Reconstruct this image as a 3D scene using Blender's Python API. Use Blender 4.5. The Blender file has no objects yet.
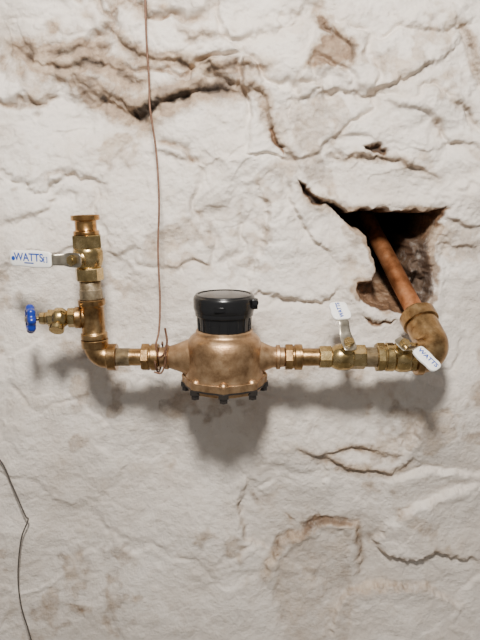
import bpy, math, numpy as np
from mathutils import Vector, Matrix

# ------------------------------------------------------------------ frame
F=600.0; PITCH=math.radians(12); Z0=1.35; YP=-0.13; D=1.2; U=0.002
fw=Vector((0,math.cos(PITCH),-math.sin(PITCH))); up=Vector((0,math.sin(PITCH),math.cos(PITCH)))
CAM=Vector((0,YP,Z0))-fw*D
def P(u,v,Y=YP):
    d=fw+Vector((1,0,0))*((u-240)/F)-up*((v-320)/F)
    return CAM+d*((Y-CAM.y)/d.y)
cd=bpy.data.cameras.new('camera'); cam=bpy.data.objects.new('camera',cd)
bpy.context.collection.objects.link(cam); cam.location=CAM
cam.rotation_euler=(math.radians(90)-PITCH,0,0)
cd.sensor_fit='VERTICAL'; cd.sensor_height=24; cd.lens=24*F/640; cd.clip_start=0.02
bpy.context.scene.camera=cam

# ------------------------------------------------------------------ materials
def newmat(name):
    m=bpy.data.materials.new(name); m.use_nodes=True
    nt=m.node_tree; b=nt.nodes['Principled BSDF']; return m,nt,b
def noise(nt,scale,detail=4,rough=0.6,vec=None):
    n=nt.nodes.new('ShaderNodeTexNoise'); n.inputs['Scale'].default_value=scale
    n.inputs['Detail'].default_value=detail; n.inputs['Roughness'].default_value=rough
    if vec is None:
        tc=nt.nodes.new('ShaderNodeTexCoord'); vec=tc.outputs['Object']
    nt.links.new(vec,n.inputs['Vector']); return n.outputs['Fac']
def ramp(nt,fac,stops):
    r=nt.nodes.new('ShaderNodeValToRGB'); e=r.color_ramp.elements
    while len(e)<len(stops): e.new(0.5)
    for i,(p,c) in enumerate(stops):
        e[i].position=p; e[i].color=(*c,1) if len(c)==3 else c
    nt.links.new(fac,r.inputs['Fac']); return r.outputs['Color']
def mix(nt,fac,a,b,mode='MIX'):
    m=nt.nodes.new('ShaderNodeMix'); m.data_type='RGBA'; m.blend_type=mode
    for s,v in ((m.inputs[0],fac),(m.inputs[6],a),(m.inputs[7],b)):
        if isinstance(v,bpy.types.NodeSocket): nt.links.new(v,s)
        elif isinstance(v,(int,float)): s.default_value=v
        else: s.default_value=(*v,1)
    return m.outputs[2]
def math_(nt,op,a,b=0.0,clamp=False):
    m=nt.nodes.new('ShaderNodeMath'); m.operation=op; m.use_clamp=clamp
    for s,v in ((m.inputs[0],a),(m.inputs[1],b)):
        if isinstance(v,bpy.types.NodeSocket): nt.links.new(v,s)
        else: s.default_value=v
    return m.outputs[0]
def bump(nt,b,h,strength,dist):
    n=nt.nodes.new('ShaderNodeBump'); n.inputs['Strength'].default_value=strength
    n.inputs['Distance'].default_value=dist; nt.links.new(h,n.inputs['Height'])
    nt.links.new(n.outputs['Normal'],b.inputs['Normal'])
def metal(name,c1,c2,c3,r0=0.3,r1=0.5,bs=0.25,scale=60,metallic=1.0):
    m,nt,b=newmat(name)
    f=noise(nt,scale,6,0.65); f2=noise(nt,scale*0.3,3,0.6)
    c=ramp(nt,f,[(0.3,c1),(0.52,c2),(0.72,c3)])
    c=mix(nt,math_(nt,'MULTIPLY',f2,0.5),c,c1)
    nt.links.new(c,b.inputs['Base Color']); b.inputs['Metallic'].default_value=metallic
    nt.links.new(math_(nt,'ADD',math_(nt,'MULTIPLY',f,r1-r0),r0),b.inputs['Roughness'])
    bump(nt,b,noise(nt,scale*8,4,0.6),bs,0.0008)
    return m
M_bronze=metal('cast_bronze',(0.22,0.125,0.062),(0.48,0.305,0.165),(0.66,0.46,0.28),0.30,0.50,0.5,40,0.88)
M_brass=metal('brass',(0.27,0.185,0.075),(0.57,0.42,0.195),(0.76,0.60,0.33),0.16,0.36,0.2,50,1.0)
M_dark=metal('aged_brass',(0.18,0.10,0.042),(0.44,0.275,0.125),(0.62,0.43,0.22),0.20,0.42,0.35,50,1.0)
M_adapt=metal('red_brass',(0.25,0.12,0.04),(0.52,0.29,0.11),(0.70,0.46,0.2),0.16,0.32,0.15,50,1.0)
M_silver=metal('taped_thread',(0.16,0.12,0.07),(0.37,0.295,0.19),(0.56,0.48,0.35),0.3,0.55,0.6,70,0.85)
M_copper=metal('copper',(0.30,0.10,0.035),(0.66,0.28,0.12),(0.84,0.44,0.23),0.28,0.5,0.25,30,0.85)
M_steel=metal('stainless_steel',(0.33,0.29,0.22),(0.50,0.45,0.36),(0.66,0.61,0.51),0.25,0.42,0.1,60,1)
M_rust=metal('rusty_wire',(0.08,0.035,0.02),(0.17,0.085,0.05),(0.27,0.15,0.10),0.5,0.7,0.3,80,0.4)
def plastic(name,c,rough,bs=0.1,c2=None):
    m,nt,b=newmat(name)
    f=noise(nt,40,4); 
    nt.links.new(mix(nt,f,c,c2 or tuple(x*0.8 for x in c)),b.inputs['Base Color'])
    b.inputs['Roughness'].default_value=rough
    bump(nt,b,noise(nt,500,2),bs,0.0004); return m
M_black=plastic('black_plastic',(0.005,0.005,0.006),0.25,0.15,(0.010,0.010,0.010))
M_bolt=plastic('black_bolt_steel',(0.010,0.009,0.008),0.4,0.3,(0.03,0.024,0.02))
M_white=plastic('white_vinyl',(0.90,0.89,0.86),0.35,0.05,(0.85,0.83,0.78))
M_ink=plastic('blue_ink',(0.01,0.07,0.40),0.5)
M_blue=plastic('blue_enamel',(0.006,0.02,0.20),0.28,0.1,(0.01,0.035,0.28))
M_wire=plastic('grey_wire',(0.05,0.043,0.037),0.6,0.2,(0.09,0.075,0.065))

# ------------------------------------------------------------------ mesh helpers
def empty(name,loc):
    e=bpy.data.objects.new(name,None); e.empty_display_size=0.02; e.location=loc
    bpy.context.collection.objects.link(e); return e
def mk(name,verts,faces,mat,parent=None,ang=35):
    me=bpy.data.meshes.new(name); me.from_pydata([tuple(v) for v in verts],[],faces); me.update()
    me.polygons.foreach_set('use_smooth',[True]*len(me.polygons))
    me.set_sharp_from_angle(angle=math.radians(ang))
    me.materials.append(mat)
    o=bpy.data.objects.new(name,me); bpy.context.collection.objects.link(o)
    if parent:
        o.parent=parent; o.matrix_parent_inverse=Matrix.Translation(-parent.location)
    return o
def frame(ax,ref=None):
    ax=Vector(ax).normalized()
    r=Vector(ref) if ref else (Vector((0,0,1)) if abs(ax.z)<0.9 else Vector((0,-1,0)))
    a=(r-ax*r.dot(ax)).normalized(); return ax,a,ax.cross(a)
def cham(prof,c):
    out=[prof[0]]
    for i in range(1,len(prof)-1):
        p=Vector(prof[i]); a=Vector(prof[i-1]); b=Vector(prof[i+1])
        la=(a-p).length; lb=(b-p).length
        if la<1e-9 or lb<1e-9: out.append(prof[i]); continue
        out.append(tuple(p+(a-p)/la*min(c,la*0.35))); out.append(tuple(p+(b-p)/lb*min(c,lb*0.35)))
    out.append(prof[-1]); return out
def lathe(name,parent,mat,org,ax,prof,sides=40,c=0.0012,ref=None,rf=None,phase=0.0,ang=35):
    prof=cham(prof,c) if c else prof
    ax,a,b=frame(ax,ref); org=Vector(org); V=[];Fc=[]
    for t,r in prof:
        for k in range(sides):
            th=2*math.pi*k/sides+phase
            rr=r*(rf(th,t) if rf else 1)
            V.append(org+ax*t+(a*math.cos(th)+b*math.sin(th))*max(rr,1e-5))
    n=len(prof)
    for i in range(n-1):
        for k in range(sides):
            k2=(k+1)%sides
            Fc.append((i*sides+k,i*sides+k2,(i+1)*sides+k2,(i+1)*sides+k))
    Fc.append(tuple(range(sides))[::-1]); Fc.append(tuple((n-1)*sides+k for k in range(sides)))
    return mk(name,V,Fc,mat,parent,ang)
def sweep(name,parent,mat,pts,rad,sides=28,ang=40):
    pts=[Vector(p) for p in pts]; n=len(pts)
    if not hasattr(rad,'__len__'): rad=[rad]*n
    T=[(pts[min(i+1,n-1)]-pts[max(i-1,0)]).normalized() for i in range(n)]
    _,a,_=frame(T[0]); V=[];Fc=[]
    for i in range(n):
        a=(a-T[i]*a.dot(T[i])).normalized(); b=T[i].cross(a)
        for k in range(sides):
            th=2*math.pi*k/sides; V.append(pts[i]+(a*math.cos(th)+b*math.sin(th))*rad[i])
    for i in range(n-1):
        for k in range(sides):
            k2=(k+1)%sides; Fc.append((i*sides+k,i*sides+k2,(i+1)*sides+k2,(i+1)*sides+k))
    Fc.append(tuple(range(sides))[::-1]); Fc.append(tuple((n-1)*sides+k for k in range(sides)))
    return mk(name,V,Fc,mat,parent,ang)
def spline(ctrl,n=12):
    c=[Vector(p) for p in ctrl]; c=[c[0]*2-c[1]]+c+[c[-1]*2-c[-2]]; out=[]
    for i in range(1,len(c)-2):
        for k in range(n):
            t=k/n
            out.append(0.5*((2*c[i])+(c[i+1]-c[i-1])*t+(2*c[i-1]-5*c[i]+4*c[i+1]-c[i+2])*t*t+(-c[i-1]+3*c[i]-3*c[i+1]+c[i+2])*t**3))
    out.append(c[-2]); return out
def strap(name,parent,mat,st,wdir,sides=20,p=4.0):
    w=Vector(wdir).normalized(); n=len(st); V=[];Fc=[]
    for i in range(n):
        T=(st[min(i+1,n-1)][0]-st[max(i-1,0)][0]).normalized(); nn=T.cross(w).normalized()
        for k in range(sides):
            th=2*math.pi*(k+0.5)/sides; cc,s=math.cos(th),math.sin(th)
            x=math.copysign(abs(cc)**(2/p),cc); y=math.copysign(abs(s)**(2/p),s)
            V.append(st[i][0]+w*x*st[i][1]+nn*y*st[i][2])
    for i in range(n-1):
        for k in range(sides):
            k2=(k+1)%sides; Fc.append((i*sides+k,i*sides+k2,(i+1)*sides+k2,(i+1)*sides+k))
    Fc.append(tuple(range(sides))[::-1]); Fc.append(tuple((n-1)*sides+k for k in range(sides)))
    return mk(name,V,Fc,mat,parent,50)
def px(l): return [(a*U,b*U) for a,b in l]
def thread(t0,t1,r,pitch=0.0017,d=0.0007):
    out=[(t0,r-d)]; t=t0
    while t+pitch<t1:
        out+= [(t+pitch*0.5,r),(t+pitch,r-d)]; t+=pitch
    out.append((t1,r-d)); return out

def lever(parent,org,S,L,h,length,g0,wid=7.0,text=None,flip=False,white=M_white,ts=8.0):
    """ball valve stem + bent steel lever with vinyl grip. px units"""
    L=Vector(L).normalized(); S=Vector(S); S=(S-L*S.dot(L)).normalized(); W=L.cross(S)
    org=Vector(org)
    lathe('stem_boss',parent,M_brass,org,S,px([(0,8.5),(h-7,7.5),(h-7,6),(h-2,6)]),24)
    lathe('stem',parent,M_brass,org,S,px([(h-3,3),(h+5,3)]),16)
    lathe('stem_nut',parent,M_brass,org,S,px([(h+0.8,0.5),(h+0.8,5.2),(h+4.5,5.2),(h+4.5,0.5)]),6,0.0005)
    def Q(a,b): return org+L*(a*U)+S*((h+b)*U)
    r1=g0*0.45; r2=g0*0.85
    raw=[(-9,0,4),(-8,0,6),(-4,0,7),(min(4,r1*0.5),0,7),(r1*0.9,0,6.4),(r1*1.2,1.5,5.6),(r2*0.9,5,5.2),(r2,7,5.2),(g0,7.5,5.2),(length-4,7.5,5.2)]
    strap('lever_plate',parent,M_steel,[(Q(a,b),w*U,0.6*U) for a,b,w in raw],W)
    gr=[(g0,7.5,wid*0.55),(g0+0.8,7.5,wid*0.8),(g0+3,7.5,wid*0.95)]
    for k in range(6):
        gr.append((g0+3+(length-g0-9)*(k+1)/6,7.5,wid*(1.0+0.05*math.sin(k*1.2))))
    gr+=[(length-3.5,7.5,wid*0.95),(length-1.2,7.5,wid*0.8),(length,7.5,wid*0.5)]
    strap('lever_grip',parent,white,[(Q(a,b),w*U,(1.9 if 0<i<len(gr)-1 else 1.2)*U) for i,(a,b,w) in enumerate(gr)],W,24,5)
    if text:
        X=-L if flip else L; Z=S; Y=Z.cross(X)
        def put(body,size,a,b,nm):
            c=bpy.data.curves.new(nm,'FONT'); c.body=body; c.size=size*U; c.extrude=0.0001; c.offset=0.0004
            c.align_x='CENTER'; c.align_y='CENTER'; c.materials.append(M_ink)
            o=bpy.data.objects.new(nm,c); bpy.context.collection.objects.link(o)
            loc=Q(a,7.5+2.02)+Y*(b*U)
            o.parent=parent
            o.matrix_parent_inverse=Matrix.Translation(-parent.location)
            o.matrix_basis=Matrix.Translation(loc)@Matrix((X,Y,Z)).transposed().to_4x4()
        mid=(g0+length)/2
        if length>60:
            put(text,ts,mid+1,1.4,'label_print')
            put('========',2.4,mid+1,-3.9,'label_small_print')
            put('[ ]',5.5,g0+6,0.6,'label_number')
            lathe('label_badge',parent,M_ink,Q(length-5,7.5+1.85),S,px([(0,2.2),(0.25,2.2)]),20,0)
        else:
            put(text,ts,mid,0.6,'label_print')

# ------------------------------------------------------------------ horizontal run
RV=357
zr=P(240,RV).z
def X(u): return P(u,RV).x
def run(name,parent,mat,l,sides=40,**k):
    x0=X(l[0][0])
    return lathe(name,parent,mat,(x0,YP,zr),(1,0,0),[(X(a)-x0,r*U) for a,r in l],sides,**k)
def ry(v): return P(85+(v-215)*10.5/143,v)
Bp=P(96,RV); Tp=ry(215); RA=(Tp-Bp).normalized()
def tr(v): return (ry(v)-Bp).dot(RA)
def rise(name,parent,mat,l,sides=40,**k):
    return lathe(name,parent,mat,Bp,RA,[(tr(a),r*U) for a,r in l],sides,**k)
def fillet(p0,c,p1,r,n=16):
    p0,c,p1=map(Vector,(p0,c,p1)); d0=(p0-c).normalized(); d1=(p1-c).normalized()
    half=d0.angle(d1)/2; tl=r/math.tan(half); a=c+d0*tl; b=c+d1*tl
    cen=c+(d0+d1).normalized()*(r/math.sin(half)); out=[p0]
    va=a-cen; vb=b-cen; om=va.angle(vb)
    for i in range(n+1):
        t=i/n; out.append(cen+(va*math.sin((1-t)*om)+vb*math.sin(t*om))/math.sin(om))
    out.append(p1); return out

# left elbow
e=empty('pipe_elbow',Bp)
pa=Bp+RA*tr(341); pb=Vector((X(115),YP,zr))
sweep('elbow_body',e,M_dark,fillet(pa,Bp,pb,13*U),11.6*U)
rise('elbow_band_vertical',e,M_dark,[(347,8),(347,13.4),(339,13.8),(339,8)])
run('elbow_band_horizontal',e,M_dark,[(108,8),(108,13.4),(117,13.8),(117,8)])
# tee
e=empty('pipe_tee',ry(318))
rise('tee_body',e,M_dark,[(338.5,8),(338.5,13.2),(333,13.2),(332,11.6),(306,11.6),(305,13.4),(299,13.4),(299,8)])
bc=ry(317)
BD=Vector((-1,-0.16,0)).normalized()
lathe('tee_branch',e,M_dark,bc,BD,px([(0,9),(10,9.2),(11,10.8),(17,10.8),(17,6)]))
# drain valve with blue handwheel
e=empty('drain_valve',bc+BD*30*U)
lathe('valve_inlet_hex',e,M_brass,bc,BD,px([(17,5),(17,9.8),(24,9.8),(24,5)]),6)
lathe('valve_body',e,M_brass,bc,BD,px([(23,6),(25,7.5),(29,10.5),(35,10.5),(38,8)]),32)
lathe('valve_bonnet',e,M_brass,bc,BD,px([(37,6),(37,8.8),(43,8.8),(43,6.5),(46,6),(46,3)]),6)
lathe('packing_nut',e,M_brass,bc,BD,px([(46,3),(46,6.2),(51,5.8),(51,2)]),6,0.0005)
lathe('valve_stem',e,M_brass,bc,BD,px([(50,2.2),(64,2.2)]),16)
lathe('drain_outlet',e,M_brass,bc+BD*32*U,(-0.05,-0.70,-0.70),px([(0,6),(10,6),(10,7.3),(15,7.3),(15,2)]),24)
WA=Vector((-1,-0.48,0.03)).normalized(); wc=bc+BD*59.5*U
_,wa,wb=frame(WA)
V=[];Fc=[]; nS=96;nT=14
for i in range(nS):
    th=2*math.pi*i/nS; lob=1+0.09*math.cos(8*th)
    for k in range(nT):
        ph=2*math.pi*k/nT
        rr=(10.6*lob+3.2*math.cos(ph))*U
        V.append(wc+(wa*math.cos(th)+wb*math.sin(th))*rr+WA*(4.0*U*math.sin(ph)))
for i in range(nS):
    for k in range(nT):
        i2=(i+1)%nS;k2=(k+1)%nT; Fc.append((i*nT+k,i2*nT+k,i2*nT+k2,i*nT+k2))
mk('handwheel_rim',V,Fc,M_blue,e,60)
lathe('handwheel_hub',e,M_blue,wc,WA,px([(-3,1),(-3,4.4),(3.5,4.4),(3.5,1)]),24)
for k in range(4):
    th=math.pi/4+k*math.pi/2; dd=wa*math.cos(th)+wb*math.sin(th)
    sweep('handwheel_spoke_%d'%(k+1),e,M_blue,[wc+dd*2*U,wc+dd*10.5*U],2.1*U,12)
lathe('handwheel_screw',e,M_steel,wc,WA,px([(3,0.3),(3,2.8),(5.5,2.6),(5.5,0.3)]),6,0.0002)
# nipple between tee and valve
e=empty('pipe_nipple',ry(287))
rise('nipple_sleeve',e,M_silver,[(299,8),(299,11.4),(289,11.2),(289,8)],40)
v0,v1=tr(292),tr(280)
lathe('nipple_thread',e,M_silver,Bp,RA,thread(v0,v1,10.6*U),36,0)
# ball valve on the riser
e=empty('ball_valve',ry(255))
rise('valve_end_hex',e,M_brass,[(280,8),(280,13.8),(268,13.8),(267,10)],8)
rise('valve_body',e,M_brass,[(269,10),(266,12.8),(260,14.6),(251,14.6),(247,13),(246,10)],40,c=0.002)
rise('valve_upper_hex',e,M_brass,[(248,9),(248,15.2),(235,15.2),(234,9)],6,phase=0.2)
lever(e,ry(258)+Vector((-3*U,-5*U,0)),(-0.42,-0.9,0.0),(-1,0.42,0.005),16,69,19,8.0,'WATTS',True,ts=10.5)
e=empty('pipe_adapter',ry(224))
rise('adapter_body',e,M_adapt,[(234.5,6),(234.5,12.5),(231,12.5),(230,10.4),(221,10.4),(220,13.8),(215,13.8),(215,11.0),(228,9.6),(228,0.01)],44,c=0.0006)

# run left of the meter
e=empty('pipe_nipple',(X(130),YP,zr))
x0=X(117); lathe('nipple_thread',e,M_silver,(x0,YP,zr),(1,0,0),thread(0,X(130)-x0,9.2*U),36,0)
run('nipple_barrel',e,M_dark,[(128,6),(128,8.8),(142,8.8),(142,6)])
def union(nm,a,b,r,mat=M_dark):
    e=empty(nm,(X((a+b)/2),YP,zr)); m=(a+b)/2
    run('union_nut',e,mat,[(a,7),(a,r),(m-1,r),(m-0.5,r*0.86)],8)
    run('union_ring',e,mat,[(m-1,r*0.86),(m+1,r*0.86)],40)
    run('union_collar',e,mat,[(m+0.5,r*0.86),(m+1,r*0.98),(b,r*0.98),(b,7)],40)
    return e
union('pipe_union',142,159,14)

# ------------------------------------------------------------------ water meter
MU=224.5
MX=X(MU)
e=empty('water_meter',(MX,YP,zr))
def vz(v): return P(MU,v).z-zr
def vl(name,mat,l,sides=64,**k):
    return lathe(name,e,mat,(MX,YP,zr),(0,0,1),[(vz(a),r*U) for a,r in l],sides,**k)
run('inlet_spud',e,M_bronze,[(159,6),(159,10.2),(164,10),(170,11.5),(178,14),(186,17.5),(196,21),(212,21)],40,c=0.002)
run('outlet_spud',e,M_bronze,[(236,21),(250,20.5),(259,17),(266,13.5),(273,10.6),(285,10),(285,6)],40,c=0.002)
run('inlet_ring',e,M_bronze,[(165,8),(165,12.5),(169,12.5),(169,8)])
run('outlet_ring',e,M_bronze,[(276,8),(276,12.5),(280,12.5),(280,8)])
vl('meter_body',M_bronze,[(329,22),(329,28.5),(333,29),(334.5,32),(338,35.6),(344,37.8),(351,38.6),(362,39),(371,39),(375,40),(378,40)],72,c=0.002)
def ears(th,t): return 1+0.06*max(0,math.cos(8*th))**1.5
vl('body_flange',M_bronze,[(374,30),(374,41),(381,41),(381,30)],160,rf=ears,c=0.0008)
vl('bottom_gasket',M_bolt,[(380.8,30),(380.8,41),(382.4,41),(382.4,30)],160,rf=ears,c=0)
vl('bottom_plate',M_bronze,[(382.2,30),(382.2,39),(386,38),(389,30),(391,5)],160,rf=ears,c=0.0008)
for k in range(8):
    th=k*math.pi/4
    _,a,b=frame((0,0,1)); dd=a*math.cos(th)+b*math.sin(th)
    c0=Vector((MX,YP,zr))+dd*39.6*U
    lathe('bolt_head_%d'%(k+1),e,M_bolt,c0+Vector((0,0,vz(381))),(0,0,-1),px([(0,1),(0,5.6),(5,5.6),(5,4.2),(9.5,4.2),(9.5,1)]),6,0.0004)
    lathe('bolt_lug_%d'%(k+1),e,M_bronze,c0-dd*1.0*U+Vector((0,0,vz(375))),(0,0,1),px([(-1,5.2),(1,5.0),(3.5,3.4),(4.5,0.5)]),20,0.0008)
vl('register_housing',M_black,[(334,20),(334,25.6),(322,26.2),(312,27),(312,20)],64)
vl('register_foot',M_black,[(334,20),(334,27.6),(330,27.6),(329,25)],64)
vl('register_ring',M_black,[(315,24),(315,28.8),(312,29.2),(309,29.2),(309,24)],64)
vl('register_lid',M_black,[(310.5,20),(310.5,29.6),(307,30.6),(298,30.6),(295.5,29.8),(294.6,27.5),(293.8,20),(293.2,10),(293,0.1)],72,c=0.001)
vl('lid_rim',M_black,[(295.5,26),(293.6,26.4),(293.6,28.2),(295.6,29.2)],72,c=0.0004)
lidz=Vector((MX,YP,zr+vz(302)))
strap('lid_hinge',e,M_black,[(lidz+Vector((26*U,-8*U,0)),4.5*U,6*U),(lidz+Vector((33*U,-10*U,0)),3.8*U,5*U)],(0,1,0))
lathe('hinge_pin',e,M_black,lidz+Vector((31*U,-16*U,2*U)),(0,1,0),px([(0,2.8),(14,2.8)]),20)
strap('lid_finger_tab',e,M_black,[(lidz+Vector((-3*U,-27*U,-2*U)),6*U,3*U),(lidz+Vector((-3.5*U,-32*U,-2.5*U)),5*U,2*U)],(1,0,0))
for k in range(18):
    th=math.pi*2*k/18; dd=Vector((math.cos(th),math.sin(th),0))
    pz=Vector((MX,YP,zr))+dd*25.9*U
    sweep('housing_rib_%d'%(k+1),e,M_black,[pz+Vector((0,0,vz(333))),pz+dd*0.6*U+Vector((0,0,vz(316)))],0.9*U,8)
c=bpy.data.curves.new('cast_letters','FONT'); c.body='1'; c.size=0.012; c.extrude=0.0012
c.align_x='CENTER'; c.align_y='CENTER'; c.materials.append(M_bronze)
o=bpy.data.objects.new('cast_letters',c); bpy.context.collection.objects.link(o)
o.parent=e; o.location=(0.012,-0.0773,vz(360)); o.rotation_euler=(math.radians(90),0,0.15)

union('pipe_union',285,302,13.4)
# right run
e=empty('pipe_nipple',(X(311),YP,zr))
run('nipple_barrel',e,M_dark,[(302,6),(302,9),(319,9),(319,6)])
e=empty('ball_valve',(X(345),YP,zr))
run('valve_end_hex',e,M_brass,[(319,7),(319,11.6),(331,11.6),(331,7)],8)
run('valve_body',e,M_brass,[(330,9),(333,11.5),(338,13.6),(348,13.6),(353,11.5),(354,8)],40,c=0.002)
run('valve_far_hex',e,M_brass,[(352,8),(352,12.8),(365,12.8),(365,8)],6)
lever(e,(X(345),YP-3*U,zr+5*U),(0.05,-0.5,0.86),(-0.16,0.80,0.58),15,49,25,9.8,'WATTS',False,ts=6)
e=empty('pipe_nipple',(X(371),YP,zr))
x0=X(365); lathe('nipple_thread',e,M_silver,(x0,YP,zr),(1,0,0),thread(0,X(376)-x0,10.2*U),36,0)
union('pipe_union',376,393,15,M_brass)
e=empty('ball_valve',(X(402),YP,zr))
run('valve_body',e,M_brass,[(393,9),(394,13.5),(399,15.5),(407,15.5),(411,13.5),(412,9)],40,c=0.002)
run('valve_end_hex',e,M_brass,[(408,8),(408,15),(415,15),(415,8)],8)
lever(e,(X(397),YP-6*U,zr+7*U),(0.15,-0.55,0.86),(0.52,-0.45,-0.50),12,40,12,8.0,'WATTS',False,ts=7)
# big elbow + copper feed
EC=Vector((X(438),YP,zr+1.5*U)); HP=P(374,232,0.16)
ED=(HP-EC).normalized()
e=empty('pipe_elbow',EC)
pa=Vector((X(416),YP,zr)); pe=EC+ED*46*U
sweep('elbow_body',e,M_dark,fillet(pa,EC,pe,17*U),17*U,40)
run('elbow_band_inlet',e,M_dark,[(415,9),(415,18.5),(422,18.5),(422,9)])
lathe('elbow_band_outlet',e,M_dark,EC,ED,px([(43,9),(43,19.4),(56,19.4),(56,9)]))
e=empty('copper_pipe',EC+ED*70*U)
lathe('pipe_barrel',e,M_copper,EC,ED,[(56*U,0.0200),((HP-EC).length+0.06,0.0200)],40,0)
lathe('pipe_collar',e,M_dark,EC,ED,px([(56,8),(56,13.5),(62,12.5),(62,8)]),40)

# ------------------------------------------------------------------ wires
e=empty('hanging_wire',P(155,200,-0.05))
pts=[P(145,-25,-0.03),P(146,30,-0.032),P(149,80,-0.036),P(150,108,-0.04),P(156,150,-0.048),P(159,200,-0.07),P(158,250,-0.09),P(160,300,-0.125),P(159,330,-0.15),P(156,345,-0.166),P(158,356,-0.168)]
sweep('wire_strand',e,M_rust,spline(pts,10),0.0020,10)
loop=[]
for k in range(0,41):
    th=k/40*math.pi*1.6; xx=X(157)+(k/40)*0.012
    loop.append(Vector((xx,YP-math.cos(th)*15.2*U,zr-math.sin(th)*15.2*U)))
sweep('wire_wrap',e,M_rust,loop,0.0018,10)
sweep('wire_tail',e,M_rust,spline([P(158,358,-0.164),P(164,354,-0.165),P(167,342,-0.162),P(165,328,-0.159)],8),0.0021,10)
sweep('wire_tail_lower',e,M_rust,spline([P(166,352,-0.164),P(165,364,-0.164),P(161,373,-0.162),P(154,372,-0.161)],8),0.0018,10)
e=empty('loose_cable',P(20,560,-0.012))
CABLE=[(-30,430),(0,460),(12,485),(25,515),(28,520),(21,540),(18,575),(21,605),(29,632),(38,665)]
pts=[P(a,b,-0.020) for a,b in CABLE]
sweep('cable',e,M_wire,spline(pts,8),0.0017,8)

# ------------------------------------------------------------------ wall
rng=np.random.default_rng(7)
TB=[rng.random((256,256)) for _ in range(24)]
def vn(x,y,s):
    t=TB[s%24]; xi=np.floor(x).astype(int); yi=np.floor(y).astype(int)
    fx=x-xi; fy=y-yi; fx=fx*fx*fx*(fx*(fx*6-15)+10); fy=fy*fy*fy*(fy*(fy*6-15)+10)
    a=t[xi%256,yi%256];b=t[(xi+1)%256,yi%256];c=t[xi%256,(yi+1)%256];d=t[(xi+1)%256,(yi+1)%256]
    return (a*(1-fx)+b*fx)*(1-fy)+(c*(1-fx)+d*fx)*fy-0.5
def fbm(u,v,s,sc,oc=3,g=0.5):
    r=0;a=1
    for i in range(oc):
        ca,sa=math.cos(i*0.7+s),math.sin(i*0.7+s)
        x=(u*ca-v*sa)/sc+37.3*i+s*11.1+400; y=(u*sa+v*ca)/sc+17.7*i+s*5.3+400
        r=r+a*vn(x,y,s+i); a*=g; sc=sc/2.03
    return r
def ss(x,a,b):
    t=np.clip((x-a)/(b-a),0,1); return t*t*(3-2*t)
def ext(a,b,st,lo,hi):
    m=np.arange(a,b+1e-9,st); L=[];x=a;s=st
    while x>lo: s*=1.25;x-=s;L.append(max(x,lo))
    Rr=[];x=b;s=st
    while x<hi: s*=1.25;x+=s;Rr.append(min(x,hi))
    return np.array(L[::-1]+list(m)+Rr)
xs=ext(-0.60,0.60,0.0018,-1.6,1.6); zs=ext(Z0-0.82,Z0+0.78,0.0018,0.0,2.6)
GX,GZ=np.meshgrid(xs,zs); sh=GX.shape
dx=GX; dy=0-CAM.y; dz=GZ-CAM.z
cf=dy*fw.y+dz*fw.z; cu=dy*up.y+dz*up.z
u=240+F*dx/cf; v=320-F*cu/cf
topw=np.clip((340-v)/200,0,1)*0.65+0.35
h=0.030*fbm(u,v,1,150,2)+0.020*fbm(u,v,4,60,2)*(0.5+0.5*topw)
def cells(u,v,s,seed,warp,asp=0.72,wsc=45):
    r=np.random.default_rng(seed); J=r.random((64,64,2)); Hh=r.random((64,64))-0.5; TT=r.random((64,64,2))-0.5
    x=(u+warp*fbm(u,v,seed,wsc,4,0.45))/s+20; y=(v+warp*fbm(u,v,seed+3,wsc,4,0.45))/(s*asp)+20
    xi=np.floor(x).astype(int); yi=np.floor(y).astype(int)
    f1=np.full(u.shape,9.);f2=np.full(u.shape,9.);hh=np.zeros(u.shape)
    for i in (-1,0,1):
        for j in (-1,0,1):
            a=(xi+i)%64;b=(yi+j)%64
            px_=xi+i+0.15+0.7*J[a,b,0]; py_=yi+j+0.15+0.7*J[a,b,1]
            ddx=x-px_;ddy=y-py_; d=np.hypot(ddx,ddy)
            nh=Hh[a,b]+TT[a,b,0]*ddx+TT[a,b,1]*ddy
            k=d<f1; f2=np.where(k,f1,np.minimum(f2,d)); hh=np.where(k,nh,hh); f1=np.where(k,d,f1)
    return f1,f2-f1,hh
_,g1,s1=cells(u,v,112,3,34)
jm=np.clip(fbm(u,v,9,80,2)*3.2+0.30,0,1)
cellw=np.clip((360-v)/160,0.22,1)
h+=0.022*s1*cellw*ss(g1,0,0.15)
joint=np.exp(-(g1/0.10)**2)*jm
h-=0.012*cellw*joint
_,g2,s2=cells(u,v,38,11,20,0.8,30)
fm=np.clip(fbm(u,v,6,90,2)*3+0.5,0,1)
h+=0.0095*s2*ss(g2,0,0.40)*fm*cellw
_,g3,s3=cells(u,v,15,17,9,0.8,16)
h+=0.0034*s3*ss(g3,0,0.5)*np.clip(fbm(u,v,18,60,2)*4+0.3,0,1)*topw
def terr(s,sc,n,amp,w,oc=3):
    t=(fbm(u,v,s,sc,oc,0.5)+1)*n; fl=np.floor(t); fr=t-fl
    return amp*(fl+ss(fr,1-w,1)-n)
tm=np.clip(fbm(u,v,16,70,2)*4,0,1)
h+=terr(5,120,3.5,0.0036,0.13,4)*tm*topw
h+=0.0068*fbm(u,v,13,28,4,0.6)*(0.4+0.6*topw)+0.0010*fbm(u,v,11,6,2)
wu=u+6*fbm(u,v,15,22,4,0.6)+2.2*fbm(u,v,2,6,2); wv=v+6*fbm(u,v,18,22,4,0.6)+2.2*fbm(u,v,6,6,2)
brown=np.zeros(sh); dark=np.zeros(sh); stain=np.zeros(sh)
wob=np.clip(0.7+1.8*fbm(u,v,20,16,2),0.0,1.5)
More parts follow.
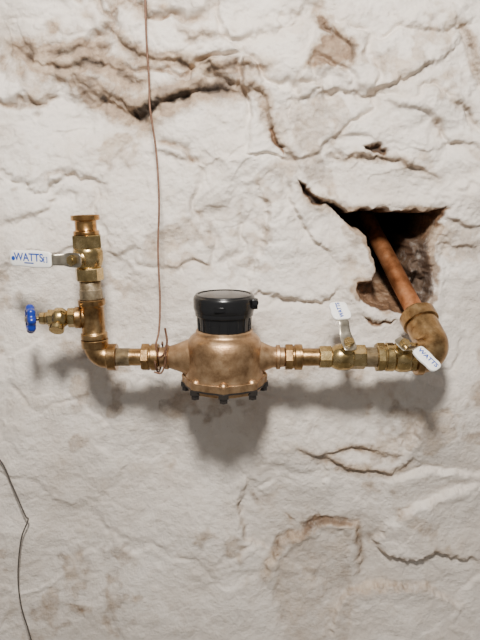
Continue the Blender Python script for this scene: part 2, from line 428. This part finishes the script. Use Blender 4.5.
def crack(pts,depth,width,dirt=0.3,step=0.0,fall=14,st=0.0,stw=14):
    pts=np.array(pts,float); m=60
    box=(u>pts[:,0].min()-m)&(u<pts[:,0].max()+m)&(v>pts[:,1].min()-m)&(v<pts[:,1].max()+m)
    if not box.any(): return
    x=wu[box];y=wv[box]; best=np.full(x.shape,1e9); sgn=np.ones(x.shape); arc=np.zeros(x.shape)
    seg=np.diff(pts,axis=0); ln=np.hypot(seg[:,0],seg[:,1]); cum=np.r_[0,np.cumsum(ln)]
    for i in range(len(seg)):
        ax,ay=pts[i]; sx,sy=seg[i]/ln[i]
        t=np.clip((x-ax)*sx+(y-ay)*sy,0,ln[i]); qx=x-ax-t*sx; qy=y-ay-t*sy
        d=np.hypot(qx,qy); k=d<best; best[k]=d[k]; sg=sx*(y-ay)-sy*(x-ax); sgn[k]=np.sign(sg)[k]; arc[k]=((cum[i]+t)/cum[-1])[k]
    tp=np.clip(np.sin(np.pi*np.clip(arc,0,1)),0,1)**0.5; wb=wob[box]
    g=np.exp(-(best/(width*(0.4+0.6*tp)*wb+0.3))**2)
    h[box]-=depth*g*tp*wb
    h[box]+=-step*np.tanh(sgn*best/2.2)*np.exp(-best/fall)*tp
    dark[box]=np.maximum(dark[box],dirt*np.exp(-(best/(width*0.8*wb+0.3))**2)*tp*np.clip(wb,0,1))
    if st: stain[box]=np.maximum(stain[box],st*np.exp(-(best/stw)**2)*(0.4+0.6*tp))
def polysd(pts,x,y):
    pts=np.array(pts,float); best=np.full(x.shape,1e9); ins=np.zeros(x.shape,bool); n=len(pts)
    for i in range(n):
        a=pts[i];b=pts[(i+1)%n]; s=b-a; L=s@s
        t=np.clip(((x-a[0])*s[0]+(y-a[1])*s[1])/L,0,1)
        best=np.minimum(best,np.hypot(x-a[0]-t*s[0],y-a[1]-t*s[1]))
        c=((a[1]>y)!=(b[1]>y))
        xi=(b[0]-a[0])*(y-a[1])/(b[1]-a[1] if b[1]!=a[1] else 1e-9)+a[0]
        ins^=(c&(x<xi))
    return np.where(ins,best,-best)
def patch(pts,depth,edge=4,br=1.0,dk=0.0,st=0.0):
    p=np.array(pts,float); m=30
    box=(u>p[:,0].min()-m)&(u<p[:,0].max()+m)&(v>p[:,1].min()-m)&(v<p[:,1].max()+m)
    sd=polysd(pts,wu[box],wv[box]); k=ss(sd,-0.5,edge)
    h[box]-=depth*k; brown[box]=np.maximum(brown[box],br*ss(sd,-1,4)); dark[box]=np.maximum(dark[box],dk*ss(sd,0,5))
    if st: stain[box]=np.maximum(stain[box],st*ss(sd,-8,6))
C=crack
C([(0,42),(25,50),(40,62),(60,68),(85,60),(110,66),(135,80),(150,92)],0.008,6,0.7,0.006,14,1.25,16)
C([(18,46),(45,56),(75,50),(112,44)],0.006,7,0.7,0.004,14,1.25,13)
C([(95,85),(115,95),(130,108),(142,118),(152,108),(172,98),(195,90),(225,86),(252,90)],0.014,7,1.0,0.011,22,1.25,18)
C([(70,74),(92,92),(112,104),(140,122)],0.008,8,0.85,0.006,14,1.3,16)
C([(100,18),(118,34),(130,46),(142,58),(175,60),(205,66),(240,68),(275,70)],0.009,5,0.7,0.009,16,1.0,13)
C([(195,70),(228,76),(262,95),(268,118),(282,145),(300,160)],0.008,5,0.5,0.011,18,0.8,10)
C([(150,150),(180,158),(205,166),(225,158)],0.004,3,0.2,0.006,14,0.4,8)
C([(325,152),(350,158),(372,160),(395,158),(415,168),(445,180)],0.008,3,0.5,0.010,12,0.7,7)
C([(298,182),(312,200),(330,210),(352,216)],0.014,4,0.9,0.004,14,0.8,9)
C([(285,100),(330,90),(365,95),(400,78),(440,60),(462,38)],0.006,4.5,0.2,0.012,20,0.4,9)
C([(300,72),(296,95),(290,120)],0.005,3,0.2,0.008,14,0.4,8)
C([(455,15),(472,48),(482,90)],0.007,5,0.4,0.010,14,0.7,9)
C([(440,92),(465,108),(482,130)],0.007,5,0.4,0.011,16,0.5,9)
C([(380,100),(420,112),(450,140),(482,150)],0.005,4,0.1,0.010,18,0.3,8)
C([(395,0),(400,25),(440,30),(482,22)],0.005,4,0.1,0.008,16,0.3,8)
C([(320,0),(318,15),(330,25),(352,50),(350,68),(330,72)],0.006,5,0.5,0.007,10,0.9,8)
C([(248,180),(270,205),(264,240),(252,268),(246,292)],0.004,5,0.0,0.012,26)
C([(246,292),(280,296),(320,300),(345,285)],0.004,5,0.0,0.010,20)
C([(285,165),(290,200),(310,240),(345,262)],0.003,5,0.0,0.010,22)
C([(440,240),(460,250),(482,246)],0.005,4,0.1,0.008,16)
C([(445,215),(470,225),(482,222)],0.006,3,0.3,0.008,14,0.4,6)
C([(262,592),(268,566),(285,546),(310,531),(335,523),(355,527),(363,550),(360,580)],0.004,3,0.4,-0.010,18,0.8,7)
C([(246,478),(238,508),(248,540),(272,554)],0.004,2.5,0.3,-0.009,16,0.5,5)
C([(386,520),(378,545),(395,560),(440,556),(484,563)],0.004,2.6,0.25,0.012,18,0.5,6)
C([(386,522),(420,507),(450,491),(484,486)],0.003,3.5,0.0,-0.012,20)
C([(330,644),(335,612),(350,597),(375,590),(430,588),(462,607)],0.004,2.6,0.25,-0.012,18,0.6,6)
C([(292,448),(325,456),(345,470),(390,472),(412,458)],0.004,3,0.3,0.009,14,0.8,8)
C([(318,452),(350,447),(400,455)],0.003,2.4,0.2,0.007,14,0.8,7)
C([(320,455),(328,476),(322,490)],0.003,2,0.2,0.004)
C([(385,480),(430,470),(484,476)],0.003,4,0.0,-0.011,20)
C([(425,405),(415,435),(400,455)],0.004,5,0.0,0.012,24)
C([(0,170),(40,190),(75,178),(110,182)],0.004,5,0.0,0.010,20)
C([(0,225),(40,215),(70,180)],0.003,5,0.0,0.008,18)
C([(175,25),(190,38),(230,36)],0.006,4,0.4,0.006,12,0.7,8)
patch([(320,5),(330,15),(352,42),(354,62),(335,69),(303,70),(312,48),(325,32),(316,15)],0.008,10,0.48,0.0,0.9)
patch([(266,124),(274,126),(287,146),(284,158),(276,148),(268,138)],0.007,6,0.8,0.2,0.6)
patch([(362,150),(374,143),(389,151),(384,158),(370,157)],0.02,4,0.8,0.7,0.4)
patch([(296,179),(306,182),(318,196),(330,205),(320,209),(308,200)],0.03,4,1,0.9,0.5)
patch([(360,316),(398,320),(392,327),(368,326)],0.010,4,0.75,0.3,0.5)
patch([(275,565),(300,540),(330,528),(352,534),(356,600),(350,650),(290,650),(272,600)],0.004,6,0.05,0,0.42)
patch([(284,518),(290,517),(297,528),(290,530)],0.003,4,0.5,0,0.6)
patch([(298,526),(320,519),(345,520),(360,530),(340,529),(318,531),(302,540)],0.003,4,0.5,0,0.8)
patch([(66,605),(82,607),(92,613),(78,618)],0.002,5,0.2,0,0.8)
patch([(436,205),(450,206),(448,218),(440,230),(434,222)],0.010,4,0.8,0.3)
# chipped opening for the feed pipe
hole=[(322,203),(350,211),(385,208),(410,209),(430,213),(446,205),(442,221),(433,245),(436,270),(434,300),(425,311),(405,314),(385,311),(366,305),(355,292),(357,283),(371,279),(376,268),(373,250),(364,233),(345,220)]
sd=polysd(hole,u+0.75*(wu-u),v+0.75*(wv-v))
dep=np.interp(v,[200,235,262,285,300,315],[0.36,0.36,0.28,0.17,0.09,0.03])
left=ss(-u,-385,-374)*ss(v,270,280); dep=dep*(1-left)+left*0.045
right=ss(u+8*fbm(u,v,3,14,3),408,418)*ss(v,232,246); dep=dep*(1-right)+right*(0.06+0.05*fbm(u,v,7,20,3))
k=ss(sd,-0.5,7)*(0.8+0.2*ss(sd,7,16)); h-=dep*k
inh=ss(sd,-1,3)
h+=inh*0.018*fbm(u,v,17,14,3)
brown=np.maximum(brown,inh*(1-0.35*right)); dark=np.maximum(dark,ss(sd,1,7)*ss(-v,-305,-265)*(1-right)*1.3)  # deep shade of the opening painted into the dark mask, fading towards its foot
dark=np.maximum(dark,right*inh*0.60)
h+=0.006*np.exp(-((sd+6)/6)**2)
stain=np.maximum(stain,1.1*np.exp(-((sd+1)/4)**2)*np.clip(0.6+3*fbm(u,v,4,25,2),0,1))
lf=np.clip((330-u)/160,0.4,1)
stain=np.maximum(stain,np.clip(fbm(u,v,10,70,4,0.6)*2.2-0.22,0,0.75)*np.clip((250-v)/150,0,1)*lf)
stain=np.maximum(stain,joint*0.75*np.clip((300-v)/120,0,1)*lf); dark=np.maximum(dark,np.exp(-(g1/0.03)**2)*jm*0.35*np.clip((260-v)/120,0,1)*lf)
stain=np.maximum(stain,np.clip(fbm(u,v,14,50,4,0.65)*1.8-0.26,0,0.5))
verts=np.stack([GX,-h,GZ],-1).reshape(-1,3)
ny,nx=sh; idx=np.arange(ny*nx).reshape(sh)
q=np.stack([idx[:-1,:-1],idx[:-1,1:],idx[1:,1:],idx[1:,:-1]],-1).reshape(-1,4)
me=bpy.data.meshes.new('wall_back'); me.vertices.add(len(verts)); me.vertices.foreach_set('co',verts.ravel())
me.loops.add(q.size); me.loops.foreach_set('vertex_index',q.ravel().astype(np.int32))
me.polygons.add(len(q)); me.polygons.foreach_set('loop_start',np.arange(0,q.size,4,dtype=np.int32))
me.polygons.foreach_set('loop_total',np.full(len(q),4,dtype=np.int32))
me.update(calc_edges=True); me.polygons.foreach_set('use_smooth',np.ones(len(q),dtype=bool))
at=me.color_attributes.new('masks','FLOAT_COLOR','POINT')
at.data.foreach_set('color',np.stack([brown,np.clip(dark,0,1.3),np.clip(stain,0,1.3),np.ones(sh)],-1).reshape(-1).astype(np.float32))
wall=bpy.data.objects.new('wall_back',me); bpy.context.collection.objects.link(wall)
m,nt,b=newmat('whitewashed_stone')
a=nt.nodes.new('ShaderNodeAttribute'); a.attribute_name='masks'
sp=nt.nodes.new('ShaderNodeSeparateColor'); nt.links.new(a.outputs['Color'],sp.inputs[0])
f1=noise(nt,6,8,0.6); f2=noise(nt,45,8,0.7); f3=noise(nt,160,6,0.7); f4=noise(nt,18,10,0.72)
col=ramp(nt,f1,[(0.3,(0.68,0.595,0.51)),(0.5,(0.78,0.705,0.625)),(0.7,(0.83,0.765,0.69))])
fr=ramp(nt,f4,[(0.52,(0,0,0)),(0.66,(1,1,1))])
col=mix(nt,math_(nt,'MULTIPLY',fr,0.36),col,(0.52,0.42,0.32))
sp2=ramp(nt,f3,[(0.62,(0,0,0)),(0.70,(1,1,1))])
col=mix(nt,math_(nt,'MULTIPLY',sp2,0.40),col,(0.36,0.265,0.18))
st_=math_(nt,'MULTIPLY',math_(nt,'SUBTRACT',math_(nt,'ADD',sp.outputs[2],math_(nt,'MULTIPLY',f2,1.3)),0.80),1.5,True)
st_=math_(nt,'MULTIPLY',st_,ramp(nt,sp.outputs[2],[(0.02,(0,0,0)),(0.5,(1,1,1))]),True)
col=mix(nt,math_(nt,'MULTIPLY',st_,0.85),col,ramp(nt,f4,[(0.36,(0.14,0.08,0.04)),(0.52,(0.33,0.215,0.125)),(0.66,(0.56,0.435,0.31))]))
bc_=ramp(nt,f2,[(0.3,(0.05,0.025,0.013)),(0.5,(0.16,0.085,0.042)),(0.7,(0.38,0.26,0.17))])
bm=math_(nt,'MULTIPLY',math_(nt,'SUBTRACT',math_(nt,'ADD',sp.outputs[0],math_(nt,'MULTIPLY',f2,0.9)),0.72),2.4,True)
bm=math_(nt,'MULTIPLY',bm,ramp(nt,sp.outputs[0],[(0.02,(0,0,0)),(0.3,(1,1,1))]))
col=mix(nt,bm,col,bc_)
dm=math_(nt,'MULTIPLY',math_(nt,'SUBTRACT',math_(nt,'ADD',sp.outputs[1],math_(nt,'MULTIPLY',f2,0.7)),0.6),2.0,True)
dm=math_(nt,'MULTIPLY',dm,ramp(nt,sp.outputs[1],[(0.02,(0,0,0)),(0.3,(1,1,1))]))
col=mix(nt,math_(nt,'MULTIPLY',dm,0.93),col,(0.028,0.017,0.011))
nt.links.new(col,b.inputs['Base Color']); b.inputs['Roughness'].default_value=0.65
hh=math_(nt,'ADD',math_(nt,'MULTIPLY',f4,1.0),math_(nt,'MULTIPLY',f3,0.3))
bump(nt,b,hh,0.9,0.009)
me.materials.append(m)

fl=mk('floor',[(-1.6,-3,0),(1.6,-3,0),(1.6,0.0,0),(-1.6,0.0,0),(-1.6,-3,-0.1),(1.6,-3,-0.1),(1.6,0,-0.1),(-1.6,0,-0.1)],
 [(0,1,2,3),(7,6,5,4),(0,4,5,1),(1,5,6,2),(2,6,7,3),(3,7,4,0)],plastic('concrete',(0.30,0.28,0.25),0.85,0.5,(0.2,0.19,0.17)))

# ------------------------------------------------------------------ light
def area(name,loc,tgt,size,power,col):
    l=bpy.data.lights.new(name,'AREA'); l.shape='DISK'; l.size=size; l.energy=power; l.color=col
    o=bpy.data.objects.new(name,l); bpy.context.collection.objects.link(o); o.location=loc
    o.rotation_euler=(Vector(tgt)-Vector(loc)).to_track_quat('-Z','Y').to_euler()
area('ceiling_lamp',(-0.06,-1.25,Z0+1.12),(0,0,Z0-0.03),0.24,59,(1.0,0.955,0.895))
w=bpy.data.worlds.new('world'); bpy.context.scene.world=w; w.use_nodes=True
w.node_tree.nodes['Background'].inputs[0].default_value=(1.0,0.975,0.96,1)
w.node_tree.nodes['Background'].inputs[1].default_value=0.26
